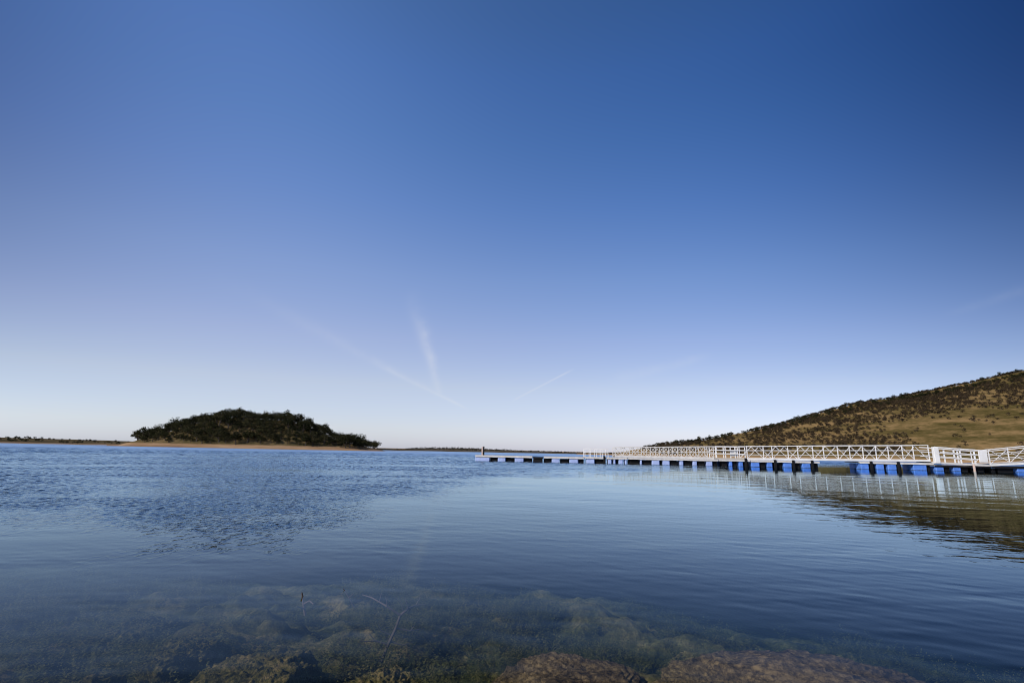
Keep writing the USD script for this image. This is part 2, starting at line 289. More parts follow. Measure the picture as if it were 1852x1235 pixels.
sig_calm = (0.0052 + 0.0015 * right) * (0.35 + 1.3 * np.clip(0.5 + 1.5 * (meshkit.fbm(np.stack([A * 4 + 7, np.log(R) * 7, 0 * A], -1), 3, 53) - 0.5), 0, 1))
h = np.zeros_like(R); wr = np.random.default_rng(5)
lams = 0.05 * 1.2 ** np.arange(38)
nd = 6
cnt = np.zeros_like(R); hr = np.zeros_like(R)
Xf, Yf = X.astype(np.float32), Y.astype(np.float32)
for lam in lams:
    w = sstep(lam, lam_min * 0.85, lam_min * 1.15) * (1 - sstep(lam, np.maximum(0.09, 1.5 * lam_min), np.maximum(0.16, 2.2 * lam_min)))
    if w.max() <= 0: continue
    acc = np.zeros_like(Xf)
    for q in range(nd):
        th = wr.normal(0.6, 0.8); k = 2 * PI / (lam * wr.uniform(0.86, 1.16)); ph = wr.uniform(0, 2 * PI)
        acc += np.sin(k * (math.cos(th) * Xf + math.sin(th) * Yf) + ph) / np.float32(k)
    hr += w * acc; cnt += w * w * nd * 0.5
hr /= np.sqrt(np.maximum(cnt, 1e-6))
clump = meshkit.noise(np.stack([A * 60, np.log(R) * 30, 0 * X], -1), 61)
h += hr * sig_ruf * (0.18 + 1.1 * sstep(clump - 0.62 + 0.60 * ruffle, 0.0, 0.3)) * (1 - sstep(R, 80, 240))
farrough = 0.02 + ruffle * (0.06 + 0.26 * sstep(R, 25, 200))
# long gentle undulation of the calm water
for lam, sl in ((0.10, .7), (0.14, .8), (0.2, .9), (0.3, .9), (0.5, .7), (0.9, .5), (1.6, .5), (2.8, .45)):
    for q in range(4):
        th = wr.normal(1.35, 0.55); k = 2 * PI / (lam * wr.uniform(0.85, 1.2)); ph = wr.uniform(0, 2 * PI)
        wgt = sstep(lam, lam_min * 0.85, lam_min * 1.2)
        h += sig_calm * 0.45 * sl * wgt * np.sin(k * (math.cos(th) * Xf + math.sin(th) * Yf) + ph) / k
# far calm: coarse waves only
h *= 1 - sstep(R, 3500, 4800)
fade = sstep(R, 0.3, 0.9); h *= fade
WP = np.stack([X, Y, h], -1)
nr_, nc_ = h.shape
top = WP.reshape(-1, 3)
rim = (nr_ - 1) * nc_ + np.arange(nc_)
low = np.concatenate([WP[-1], ]); low = low.copy(); low[:, 2] = -40.0
verts = np.vstack([top, low, [[0, 0, -40.0]], [[0, 0, 0.0]]])
nb = len(top); cb = nb + nc_; ct = cb + 1
q = grid_faces(nr_, nc_, wrap=True)
tri = np.vstack([q[:, [0, 1, 2]], q[:, [0, 2, 3]]])
j = np.arange(nc_); j2 = (j + 1) % nc_
side = np.vstack([np.stack([rim[j], rim[j2], nb + j2], 1), np.stack([rim[j], nb + j2, nb + j], 1)])
bot = np.stack([nb + j2, np.full(nc_, cb), nb + j], 1)
cen = np.stack([np.full(nc_, ct), j2, j], 1)
tri = np.vstack([tri, side, bot, cen])
# orientation: outward (up on top)
t0 = tri[0]; nrm = np.cross(verts[t0[1]] - verts[t0[0]], verts[t0[2]] - verts[t0[0]])
wn = grid_normals(np.concatenate([WP, WP[:, :1]], 1))[:, :-1].reshape(-1, 3)
ln = low.copy(); ln[:, 2] = 0; ln /= np.linalg.norm(ln, axis=1, keepdims=True)
normals = np.vstack([wn, ln, [[0, 0, -1.0]], [[0, 0, 1.0]]])
if nrm[2] < 0: tri = tri[:, ::-1]
rufv = np.concatenate([(ruffle * patch).ravel(), np.zeros(nc_ + 2)])
waterN = {'g': ('geometry', {}), 'at': ('attribute', {'attribute': 'ruffle'}), 'sl': ('attribute', {'attribute': 'slopes'}),
          'mp': ('mapping', {'scale': (1.0, 0.55, 1.0), 'rotation': (0, 0, 0.35)}),
          'n': ('noise_texture', {'scale': 12.0, 'detail': 2.0, 'roughness': 0.55}),
          'pk': ('rgb_ramp', {'ramp': [(0.0, (0, 0, 0)), (0.42, (0.12, 0.12, 0.12)), (0.56, (0.35, 0.35, 0.35)), (0.75, (1, 1, 1)), (1.0, (1.2, 1.2, 1.2))]}),
          'st': ('math', {'math_type': 'multiply_add', 'value2': 1.35, 'value3': 0.012}),
          'b': ('bump', {'distance': 0.030, 'strength': 0.5}),
          'lw': ('layer_weight', {'blend': 0.5}), 'f5': ('math', {'math_type': 'power', 'value2': 4.9}), 'f6': ('math', {'math_type': 'multiply_add', 'value2': 1.105, 'value3': -0.105}), 'fr': ('math', {'math_type': 'maximum', 'value2': 0.003}), 'tr': ('transparent_bsdf', {'color': (1, 1, 1)}),
          'gl': ('glossy_bsdf', {'color': (0.72, 0.89, 1.0), 'roughness': 0.02}), 'm': ('mix_closure', {}),
          'av': ('absorption_volume', {'color': (0.54, 0.72, 0.58), 'density': 0.5})}
M_WATER = usdkit.material(stage, '/World/Looks/water', waterN, [('g.position', 'mp.vector'), ('mp.vector', 'n.vector'), ('n.fac', 'pk.fac'), ('pk.color', 'b.height'), ('at.fac', 'st.value1'), ('st.value', 'b.strength'),
          ('b.normal', 'gl.normal'), ('sl.fac', 'gl.roughness'), ('lw.facing', 'f5.value1'), ('f5.value', 'f6.value1'), ('f6.value', 'fr.value1'), ('fr.value', 'm.fac'), ('tr.BSDF', 'm.closure1'), ('gl.BSDF', 'm.closure2')], surface='m.closure', volume='av.volume')
w = raw_mesh('/World/water', verts, tri, M_WATER, normals, [('ruffle', rufv), ('slopes', np.concatenate([farrough.ravel(), np.full(nc_ + 2, 0.02)]))])
tag(w, 'clear blue lake water, rippled on the left, calm on the right', kind='structure')

# ------------------------------------------------------------------ land forms
def heightfield(name, xs, ys, fz, material, label):
    XX, YY = np.meshgrid(xs, ys, indexing='ij'); ZZ = fz(XX, YY)
    P = np.stack([XX, YY, ZZ], -1)
    m = raw_mesh('/World/' + name, P.reshape(-1, 3), grid_faces(*ZZ.shape, flip=True), material, grid_normals(P).reshape(-1, 3))
    return tag(m, label, kind='structure')
def hor(px): return 818.3 + 0.0195 * (px - 926)
# island
ISL = [(215, 803), (252, 787), (269, 784), (301, 776), (341, 765), (368, 753), (409, 747), (449, 741), (485, 747), (530, 749), (571, 761), (598, 776), (638, 787), (679, 801), (700, 813)]
YI = 470.0
ix = np.array([(p - 926) / 926 * YI for p, _ in ISL]); ih = np.array([max((hor(p) - y) / 926 * YI + 0.85 - 7.2, 0.4) for p, y in ISL])
ih = np.where(np.array([p for p, _ in ISL]) > 660, np.array([0, ] * 13 + [2.2, 0.3]), ih); ih[0] = 0.6
def island_z(X, Y):
    P = np.stack([X, Y, 0 * X], -1)
    hx = np.interp(X, ix, ih, left=-3, right=-3)
    xs_ = (X + 226) / 118.0
    yw = 52 * np.sqrt(np.clip(1 - xs_ ** 2, 0.0, 1)) + 3
    v = (Y - YI) / yw
    prof = np.where(np.abs(v) < 1, np.cos(np.clip(v, -1, 1) * PI / 2) ** 0.9, 0)
    z = hx * prof + (meshkit.fbm(P / 9.0, 3, 9) - 0.5) * 1.6 * prof
    # broad bare shore apron round the island
    ap = 4.2 - 11.0 * np.maximum(np.hypot((X + 228) / 117.0, (Y - YI) / 66.0) - 0.74, 0) / 0.26 * 0.42
    ap = np.minimum(ap, 1.9 + 0 * X) + (meshkit.fbm(P / 14.0, 3, 4) - 0.5) * 0.8
    return np.maximum(np.maximum(z, ap), -4.0)
heightfield('island', np.linspace(-380, -80, 180), np.linspace(385, 560, 110), island_z, M_ISLAND, 'low wooded island with a bare orange shore')
# hill on the right
HL = [(1120, 822, 0.0), (1190, 808, 0.2), (1252, 799, 3.0), (1398, 772, 2.6), (1543, 733, 2.6), (1652, 716, 2.6), (1760, 693, 3.6), (1852, 669, 6.0)]
YC = 600.0
hx_ = np.array([(p - 926) / 926 * YC for p, _, _ in HL] + [700, 900, 1300, 1700.0]); hh_ = np.array([max((hor(p) - y) / 926 * YC + 0.85 - t, -1.0) for p, y, t in HL] + [128, 160, 190, 190.0])
def hill_shore(X): return np.interp(X, [100, 170, 240, 320, 420, 560, 800, 1700], [600, 500, 400, 330, 275, 235, 190, 100])
def hill_z(X, Y):
    P = np.stack([X, Y, 0 * X], -1)
    H = np.interp(X, hx_, hh_, left=-4); S = hill_shore(X)
    t = (Y - S) / (YC - S)
    prof = np.where(t < 1, np.where(t > 0, 0.96 * t + 0.04 * np.sin(np.clip(t, 0, 1) * PI), 0.0), np.maximum(1 - 0.30 * (t - 1) ** 2 - 0.45 * (t - 1), -0.1))
    z = np.maximum(H, 0) * prof
    z = np.where(H <= 0, H, z)
    z = z + (meshkit.fbm(P / 60.0, 3, 13) - 0.5) * 9 * np.clip(t, 0, 1) * np.clip(1.15 - t, 0.12, 1) * np.clip(H / 30, 0, 1) + (meshkit.fbm(P / 14.0, 3, 14) - 0.5) * 1.5 * np.clip(t * 4, 0, 1)
    shore = np.minimum(np.maximum((Y - S) / 9.0, -4), 2.4)
    return np.where(t < 0, shore, np.minimum(z + np.minimum(shore, 2.0), z + 2.0)) 
heightfield('hill', np.linspace(90, 1500, 330), np.linspace(60, 1000, 260), hill_z, M_HILL, 'dry grassy hillside rising to the right, scrub on its upper slope')
# low shore far left and far range across the lake
def far_left_z(X, Y):
    P = np.stack([X, Y, 0 * X], -1)
    t = (Y - 960 - 60 * (meshkit.fbm(P / 120.0, 2, 8) - 0.5)) / 140.0
    H = np.interp(X, [-1700, -1020, -960, -800, -720, -640, -560], [14, 11, 7.5, 5, 5, 3.5, -3])
    return np.clip(t, -0.5, 1) * H + 0.3
heightfield('far_shore', np.linspace(-1700, -540, 90), np.linspace(880, 1400, 40), far_left_z, M_FARLAND, 'low brown far shore left of the island')
FR = [(560, 814), (700, 815), (735, 812.5), (770, 810), (830, 809.8), (880, 812), (940, 815), (1050, 818), (1190, 821), (1400, 824)]
YF = 3000.0
fx_ = np.array([(p - 926) / 926 * YF for p, _ in FR]); fh_ = np.array([(hor(p) - y) / 926 * YF for p, y in FR])
def far_z(X, Y):
    P = np.stack([X, Y, 0 * X], -1)
    t = (Y - 2600 - 160 * (meshkit.fbm(P / 400.0, 2, 18) - 0.5)) / 400.0
    H = np.maximum(np.interp(X, fx_, fh_, left=10, right=10), 6) - 1
    return np.clip(t, -0.4, 1) * (H + (meshkit.fbm(P / 120.0, 3, 28) - 0.5) * 5)
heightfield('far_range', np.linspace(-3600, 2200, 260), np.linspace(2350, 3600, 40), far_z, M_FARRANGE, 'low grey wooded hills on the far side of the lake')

# ------------------------------------------------------------------ trees and scrub
def tree_meshes(seed, H, W, leaves, lobes, trunk_h, leaf=0.75):
    r = np.random.default_rng(seed)
    parts = []
    lean = r.normal(0, 0.15, 2)
    prev, pr = np.array([0, 0, -0.6]), 0.055 * H
    for k, f in enumerate((0.5, 1.0)):
        p = np.array([lean[0] * f * trunk_h, lean[1] * f * trunk_h, trunk_h * f])
        parts.append(frustum(prev, p, pr, pr * 0.8, 7)); prev, pr = p, pr * 0.8
    cs = []
    for k in range(lobes):
        a = 2 * PI * k / lobes + r.uniform(-.4, .4); rad = W * 0.5 * r.uniform(0.35, 0.72) if k else 0
        c = np.array([rad * math.cos(a), rad * math.sin(a), trunk_h + (H - trunk_h) * r.uniform(0.3, 0.72)])
        if k == 0: c[2] = H - 0.22 * (H - trunk_h)
        cs.append((c, W * r.uniform(0.17, 0.27)))
        if k < 6: parts.append(frustum(prev, c, pr * 0.55, pr * 0.15, 5))
    V, F = [], []
    n = 0
    for c, rad in cs:
        for i in range(leaves // lobes):
            d = r.normal(size=3); d /= np.linalg.norm(d)
            p = c + d * rad * r.uniform(0.45, 1.05) * np.array([1, 1, 0.8])
            u = r.normal(size=3); u -= d * (u @ d) * r.uniform(0.3, 1); u /= np.linalg.norm(u); v = np.cross(d, u) + 0.4 * r.normal(size=3); v /= np.linalg.norm(v)
            s = leaf * r.uniform(0.5, 1.2)
            V += [p - u * s * .5, p + v * s * .35, p + u * s * .5, p - v * s * .35 + d * 0.12 * s]; F += [[n, n + 1, n + 2], [n, n + 2, n + 3]]; n += 4
    return join(parts), (np.array(V), np.array(F))
def frustum(a, b, ra, rb, n=6):
    a, b = np.asarray(a, float), np.asarray(b, float)
    t = (b - a) / np.linalg.norm(b - a); s = np.cross(t, [0.3, 0.9, 0.1]); s /= np.linalg.norm(s); u = np.cross(t, s)
    an = np.arange(n) * 2 * PI / n
    ring = np.cos(an)[:, None] * s + np.sin(an)[:, None] * u
    v = np.vstack([a + ra * ring, b + rb * ring]); i = np.arange(n); k = (i + 1) % n
    return trimesh.Trimesh(v, np.vstack([np.stack([i, k, n + k], 1), np.stack([i, n + k, n + i], 1), np.stack([np.zeros(n - 2, int) + n, n + i[1:-1], n + i[1:-1] + 1], 1)]), process=False)
def class_tree(name, meshes, leafmat, parts=('trunk', 'crown')):
    c = stage.CreateClassPrim('/World/' + name)
    usdkit.mesh(stage, f'/World/{name}/{parts[0]}', meshes[0], M_BARK, smooth=50)
    usdkit.mesh(stage, f'/World/{name}/{parts[1]}', meshes[1], leafmat)
    return c
OAKS = [class_tree(f'oak_form_{k}', tree_meshes(40 + k, 5.6 + 0.5 * k, 6.4 + 0.5 * (k % 3), 420, 9 + k, 1.3), M_OAK) for k in range(5)]
SCRUBS = [class_tree(f'scrub_form_{k}', tree_meshes(80 + k, 2.7 + 0.4 * k, 4.4 + 0.4 * k, 170, 6, 0.4, 0.65), M_SCRUB) for k in range(4)]
def plant(name, protos, x, y, z, s, label, cat, group, i):
    o = thing(name, label, cat, (x, y, z), RNG.uniform(0, 2 * PI), group, (s * RNG.uniform(.9, 1.15), s * RNG.uniform(.9, 1.15), s * RNG.uniform(.88, 1.15)))
    o.GetReferences().AddInternalReference(protos[i % len(protos)].GetPath()); o.SetInstanceable(True)
    return o
def stuff_plants(name, protos_meshes, leafmat, pos, scl, label):
    pi = UsdGeom.PointInstancer.Define(stage, '/World/' + name)
    paths = []
    for k, (trunk, crown) in enumerate(protos_meshes):
        cp = f'/World/{name}/form_{k}'; UsdGeom.Xform.Define(stage, cp)
        usdkit.mesh(stage, cp + '/stem', trunk, M_BARK); usdkit.mesh(stage, cp + '/foliage', crown, leafmat); paths.append(Sdf.Path(cp))
    pi.CreatePrototypesRel().SetTargets(paths)
    n = len(pos)
    pi.CreateProtoIndicesAttr(Vt.IntArray.FromNumpy((np.arange(n) % len(paths)).astype(np.int32)))
    pi.CreatePositionsAttr(Vt.Vec3fArray.FromNumpy(np.asarray(pos, np.float32)))
    pi.CreateScalesAttr(Vt.Vec3fArray.FromNumpy(np.asarray(scl, np.float32)[:, None] * RNG.uniform(.85, 1.15, (n, 3)).astype(np.float32)))
    ang = RNG.uniform(0, 2 * PI, n)
    pi.CreateOrientationsAttr(Vt.QuathArray([Gf.Quath(float(math.cos(a / 2)), 0, 0, float(math.sin(a / 2))) for a in ang]))
    return tag(pi, label, kind='stuff')
def scalar(f, x, y): return float(f(np.array([[x]]), np.array([[y]]))[0, 0])

# island oaks: poisson-like scatter, denser on the crest
pts = []
tries = RNG.uniform([-338, 405], [-118, 520], (9000, 2)); tz = island_z(tries[:, 0][:, None], tries[:, 1][:, None])[:, 0]
order = np.argsort(-(tz + RNG.uniform(0, 6, len(tz))))
for k in order:
    x, y = tries[k]; z = tz[k]
    if z < 3.0 and not (x > -145 and z > 1.4): continue
    clear = 3.5 + 1.9 * meshkit.noise(np.array([[x / 18.0, y / 18.0, 0.5]]))[0]
    if all((x - a) ** 2 + (y - b) ** 2 > clear ** 2 for a, b, _ in pts): pts.append((x, y, z))
    if len(pts) >= 900: break
pts = [p for p in pts if p[1] < 492 and 262 < 926 + 926 * p[0] / p[1] < 692]
print('island oaks', len(pts))
pts.sort(key=lambda p: p[1])
front, rest = pts[:300], pts[300:]
LEFTMOST, RIGHTMOST, TOPMOST = int(np.argmin([p[0] for p in front])), int(np.argmax([p[0] for p in front])), int(np.argmax([p[2] for p in front]))
for i, (x, y, z) in enumerate(front):
    side = ['far left', 'left', 'left centre', 'centre', 'right centre', 'right', 'far right'][int(np.clip((x + 335) / 31.5, 0, 6))]
    band = 'low, just above the bare shore' if z < 8 else 'halfway up the slope' if z < 18 else 'high on the crest'
    lb = f'dark oak {band}, in the {side} part of the island'; gr = f'oaks {band} of the island, {side}'
    if i == LEFTMOST: lb, gr = 'outermost oak at the left tip of the island, nearest the far left shore', None
    if i == RIGHTMOST: lb, gr = 'outermost small oak at the right tip of the island', None
    if i == TOPMOST: lb, gr = 'oak standing on the highest point of the island', None
    plant('oak_tree', OAKS, x, y, z - 0.3, RNG.uniform(0.72, 0.95) * (1.0 + 1.0 * RNG.uniform() ** 2.5), lb, 'tree', gr, i)
oak_protos = [tree_meshes(60 + k, 6.0, 6.6, 300, 9, 1.2) for k in range(3)]
if rest:
    stuff_plants('island_wood', oak_protos, M_OAK, rest, RNG.uniform(.8, 1.4, len(rest)), 'dark oak wood over the back of the island')

# hillside scrub: upper slope, denser to the crest; all of the low tip
cand = RNG.uniform([150, 235], [760, 640], (60000, 2)); cx, cy = cand[:, 0], cand[:, 1]
S = hill_shore(cx); t = (cy - S) / (YC - S); H = np.interp(cx, hx_, hh_, left=-4)
zc = hill_z(cx[:, None], cy[:, None])[:, 0]
nn = meshkit.fbm(np.stack([cx / 26, cy / 40, 0 * cx], -1), 3, 77)
lowT = np.interp(cx, [150, 290, 330, 380, 800], [0.02, 0.05, 0.42, 0.56, 0.60])
dens = sstep(t + 0.5 * (nn - 0.5), lowT, lowT + 0.22) * (0.45 + 0.55 * sstep(t, 0.75, 0.98)) * np.clip(0.25 + 1.9 * (nn - 0.28), 0.08, 1)
hed = (np.abs(t - 0.20 - 0.02 * np.sin(cx / 37)) < 0.012) & (cx > 480) & (nn > 0.45) | (np.abs(t - 0.035) < 0.02) & (cx > 520) & (nn > 0.40)
dens = np.maximum(dens, 0.8 * hed)
dens = np.where((t > 0.012) & (t < 1.06) & (zc > 1.5), np.maximum(dens, 0.012), 0)
keep = RNG.uniform(0, 1, len(cand)) < dens * 0.55
hp = np.stack([cx, cy, zc], 1)[keep]; ht = t[keep]
kx = np.arange(196, 740, 1.9) + RNG.uniform(-1.2, 1.2, len(np.arange(196, 740, 1.9))); ky = YC + RNG.uniform(-26, 6, len(kx))   # the wood along the crest
hp = np.vstack([hp, np.stack([kx, ky, hill_z(kx[:, None], ky[:, None])[:, 0]], 1)]); ht = np.concatenate([ht, np.full(len(kx), 0.99)])
print('hill plants', len(hp))
view = np.abs(np.arctan2(hp[:, 0], hp[:, 1])) < math.radians(45.6)
big = np.argsort(np.where(view, 0, 1000) + hp[:, 1] * 0.25 - 160 * ((ht > 0.97) & (RNG.uniform(0, 1, len(ht)) < 0.5)))
for i, k in enumerate(big[:300]):
    x, y, z = hp[k]
    u = x / y
    if ht[k] > 0.9:
        w_ = ['on the low left end', 'on the lower left stretch', 'on the middle stretch', 'on the upper right stretch', 'at the right edge'][int(np.clip((u - 0.28) / 0.145, 0, 4))]
        plant('hill_oak', OAKS, x, y, z - 0.2, RNG.uniform(0.42, 0.80), f'dark rounded oak {w_} of the hill skyline', 'tree', f'oaks {w_} of the hill skyline', i)
    else:
        w_ = ['on the low left spur', 'on the left slope', 'on the middle slope', 'on the right slope', 'near the right edge'][int(np.clip((u - 0.28) / 0.145, 0, 4))]
        v_ = 'low down' if ht[k] < 0.3 else 'midway up' if ht[k] < 0.65 else 'just below the skyline'
        plant('hill_shrub', SCRUBS, x, y, z - 0.1, RNG.uniform(0.6, 1.15), f'dark brown shrub {v_} {w_} of the hill', 'shrub', f'shrubs {v_} {w_} of the hill', i)
restk = big[300:]
scrub_protos = [tree_meshes(95 + k, 2.8, 4.4, 130, 5, 0.4, 0.65) for k in range(3)]
stuff_plants('hill_scrub', scrub_protos, M_SCRUB, hp[restk] - [0, 0, 0.1], RNG.uniform(0.6, 1.15, len(restk)), 'brown scrub covering the upper slope of the hill')

# far shores
fp = []
for k in range(260):
    x = RNG.uniform(-1060, -650); y = RNG.uniform(990, 1130); z = scalar(far_left_z, x, y)
    if meshkit.noise(np.array([[x / 45, y / 60, 2.2]]))[0] > 0.42 - 0.3 * (x < -950): fp.append((x, y, z - 0.3))
stuff_plants('far_wood', oak_protos, M_OAK, fp, RNG.uniform(0.5, 1.0, len(fp)), 'dark strip of wood on the far left shore')
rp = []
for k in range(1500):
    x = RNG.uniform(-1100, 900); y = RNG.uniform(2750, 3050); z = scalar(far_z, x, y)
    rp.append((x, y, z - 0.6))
stuff_plants('distant_wood', oak_protos, M_FARWOOD, rp, RNG.uniform(0.7, 1.3, len(rp)), 'greyish wood on the hills across the lake')

# ------------------------------------------------------------------ the floating pier
def YP(px): return 50.0 - 4.0 * (px - 870) / 980.0
def PX(px, dy=0.0): return float((px - 926) / 926 * (YP(px)))
def XY_(px): return PX(px), float(YP(px))
def seg(px0, px1):
    """Local frame of a pier section: origin at its front left corner on the water, length, heading."""
    a, b = np.array(XY_(px0)), np.array(XY_(px1)); d = b - a
    return a, float(np.hypot(*d)), math.atan2(d[1], d[0])
def lx(px, px0, L, px1): return L * (px - px0) / (px1 - px0)

def pontoon(label, px0, px1, floats, dark, z_deck=0.6, deck_mat=M_DECK, width=2.4, pale=True, posts=(), fascia=M_GALV, fcol=None):
    a, L, rz = seg(px0, px1)
    t = thing('floating_pontoon', label, 'pontoon', (a[0], a[1], 0), rz, None)
    obj('deck', rbox(L / 2, width / 2, z_deck - 0.05, L, width, 0.10, 0.015), deck_mat, t)
    obj('edge_beam', box(L / 2, -0.032, z_deck - 0.09, L - 0.04, 0.06, 0.14), fascia, t)
    for p0, p1 in floats:
        x0, x1 = lx(p0, px0, L, px1), lx(p1, px0, L, px1)
        f = obj('float', rbox((x0 + x1) / 2, 0.45, (z_deck - 0.17) / 2 - 0.15, x1 - x0 - 0.03, 0.9, z_deck - 0.17 + 0.3, 0.05), fcol or (M_PALEBLUE if pale else M_BLUE), t, smooth=None)
    for p0, p1 in dark:  # near-black blocks stand in for the shade in the gaps between floats
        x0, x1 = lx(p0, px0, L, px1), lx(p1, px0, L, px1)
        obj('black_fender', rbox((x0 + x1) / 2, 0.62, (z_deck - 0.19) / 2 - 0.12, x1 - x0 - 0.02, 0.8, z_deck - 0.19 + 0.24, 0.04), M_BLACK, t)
    # floats of the far side, dim under the deck
    n = max(2, int(L / 1.4))
    for k in range(n):
        obj('rear_float', rbox(L * (k + .5) / n, width - 0.45, (z_deck - 0.17) / 2 - 0.15, L / n * 0.55, 0.8, z_deck - 0.17 + 0.3, 0.05), M_BLUE, t)
    for p, hgt in posts:
        obj('guide_post', rbox(lx(p, px0, L, px1), -0.10, hgt / 2 - 0.2, 0.20, 0.16, hgt + 0.4, 0.02), M_BLACK, t)
    return t
def railing(t, x0, x1, y, z0, z1, n, levels=(1.0, 0.55), m=None, th=0.05):
    m = m or M_WHITE
    for k in range(n + 1):
        x = x0 + (x1 - x0) * k / n
        obj('rail_post', bar((x, y, z0), (x, y, z1 - th), th), m, t)
    for lv in levels:
        z = z0 + (z1 - z0) * lv
        obj('handrail' if lv == 1.0 else 'mid_rail', bar((x0, y - 0.001 - (0.0 if lv == 1 else th), z), (x1, y - 0.001 - (0.0 if lv == 1 else th), z), th * 1.1), m, t)

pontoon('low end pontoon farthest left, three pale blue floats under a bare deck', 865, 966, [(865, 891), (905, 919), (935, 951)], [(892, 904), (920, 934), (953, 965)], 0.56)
pontoon('short dark navy link pontoon between the two bare pontoons', 967, 985, [(967, 984)], [], 0.50, deck_mat=M_BLACK, fascia=M_BLACK, fcol=M_BLACK)
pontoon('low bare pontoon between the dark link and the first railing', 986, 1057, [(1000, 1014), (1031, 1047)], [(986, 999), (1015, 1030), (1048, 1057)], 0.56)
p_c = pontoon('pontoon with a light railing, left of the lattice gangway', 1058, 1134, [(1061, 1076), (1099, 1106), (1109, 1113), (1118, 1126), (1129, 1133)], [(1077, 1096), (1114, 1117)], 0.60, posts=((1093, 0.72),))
a, L, rz = seg(1058, 1134)
railing(p_c, lx(1059, 1058, L, 1134), lx(1100, 1058, L, 1134), 0.12, 0.6, 1.36, 4)
railing(p_c, lx(1059, 1058, L, 1134), lx(1100, 1058, L, 1134), 2.2, 0.6, 1.36, 4)
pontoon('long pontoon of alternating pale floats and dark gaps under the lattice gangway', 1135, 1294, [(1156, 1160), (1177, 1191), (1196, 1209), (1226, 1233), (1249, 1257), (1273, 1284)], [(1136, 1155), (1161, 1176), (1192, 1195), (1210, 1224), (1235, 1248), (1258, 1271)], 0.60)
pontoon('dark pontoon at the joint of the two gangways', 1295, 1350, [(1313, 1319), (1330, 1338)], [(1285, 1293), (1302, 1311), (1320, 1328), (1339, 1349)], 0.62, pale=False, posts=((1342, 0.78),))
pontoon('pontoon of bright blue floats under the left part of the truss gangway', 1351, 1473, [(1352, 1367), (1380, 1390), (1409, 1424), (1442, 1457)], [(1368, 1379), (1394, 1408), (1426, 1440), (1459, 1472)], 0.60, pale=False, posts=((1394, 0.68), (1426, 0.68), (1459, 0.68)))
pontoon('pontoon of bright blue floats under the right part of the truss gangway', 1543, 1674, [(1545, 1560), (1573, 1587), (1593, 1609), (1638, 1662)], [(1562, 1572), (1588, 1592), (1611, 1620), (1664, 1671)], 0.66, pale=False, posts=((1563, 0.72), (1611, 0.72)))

def truss(name, label, px0, px1, zb0, zb1, zt0, zt1, pitch, width=2.0, mids=(0.33, 0.66), lattice=False, th=0.054, m=None, setback=0.12):
    m = m or M_WHITE
    a, L, rz = seg(px0, px1)
    t = thing(name, label, 'gangway', (a[0], a[1], 0), rz)
    zb = lambda x: zb0 + (zb1 - zb0) * x / L
    zt = lambda x: zt0 + (zt1 - zt0) * x / L
    obj('deck', bar((0, width / 2 + setback, zb0 + 0.03), (L, width / 2 + setback, zb1 + 0.03), 0.06, width - 0.12), M_DECK, t)
    for y, o in ((setback, -1), (setback + width, 1)):
        obj('bottom_chord', bar((0, y, zb0), (L, y, zb1), 0.17, 0.09), m, t)
        obj('top_chord', bar((0, y, zt0), (L, y, zt1), th * 1.25, 0.09), m, t)
        for q in mids:
            obj('mid_rail', bar((0, y + o * 0.055, zb0 + (zt0 - zb0) * q), (L, y + o * 0.055, zb1 + (zt1 - zb1) * q), th * 0.8, 0.03), m, t)
        n = max(1, round(L / pitch))
        for k in range(n + 1):
            x = min(max(L * k / n, 0.04), L - 0.04)
            obj('truss_post', bar((x, y, zb(x) + 0.08), (x, y, zt(x) - 0.045), th, 0.07), m, t)
        for k in range(n):
            x0, x1 = L * k / n + 0.05, L * (k + 1) / n - 0.05
            if lattice:
                obj('diagonal', bar((x0, y - o * 0.05, zb(x0) + .06), (x1, y - o * 0.05, zt(x1) - .05), th * .75, 0.03), m, t)
                obj('diagonal', bar((x0, y - o * 0.085, zt(x0) - .05), (x1, y - o * 0.085, zb(x1) + .06), th * .75, 0.03), m, t)
            else:
                xm = (x0 + x1) / 2
                obj('diagonal', bar((x0, y - o * 0.05, zb(x0) + .06), (xm, y - o * 0.05, zt(xm) - .05), th * .75, 0.03), m, t)
                obj('diagonal', bar((xm, y - o * 0.085, zt(xm) - .05), (x1, y - o * 0.085, zb(x1) + .06), th * .75, 0.03), m, t)
    return t
truss('lattice_gangway', 'pale grey lattice-sided gangway in the middle of the pier', 1112, 1288, 0.72, 0.70, 1.52, 1.76, 0.85, lattice=True, mids=(0.5,), m=M_GALV, th=0.055)
a, L, rz = seg(1289, 1345)
lt = thing('gangway_landing', 'white railed landing between the lattice gangway and the long truss gangway', 'landing', (a[0], a[1], 0), rz)
obj('deck', box(L / 2, 1.1, 0.70, L - 0.04, 2.1, 0.12), M_DECK, lt)
railing(lt, 0.1, L - 0.1, 0.12, 0.76, 1.78, 3, (1.0, 0.68, 0.36), th=0.07); railing(lt, 0.1, L - 0.1, 2.05, 0.76, 1.78, 4, (1.0, 0.68, 0.36), th=0.07)
obj('side_panel', box(L * .62, 0.20, 1.2, L * 0.22, 0.04, 0.6), M_GALV, lt)
truss('truss_gangway', 'long white truss gangway rising slightly to the right', 1346, 1671, 0.70, 0.86, 1.84, 2.22, 2.3)
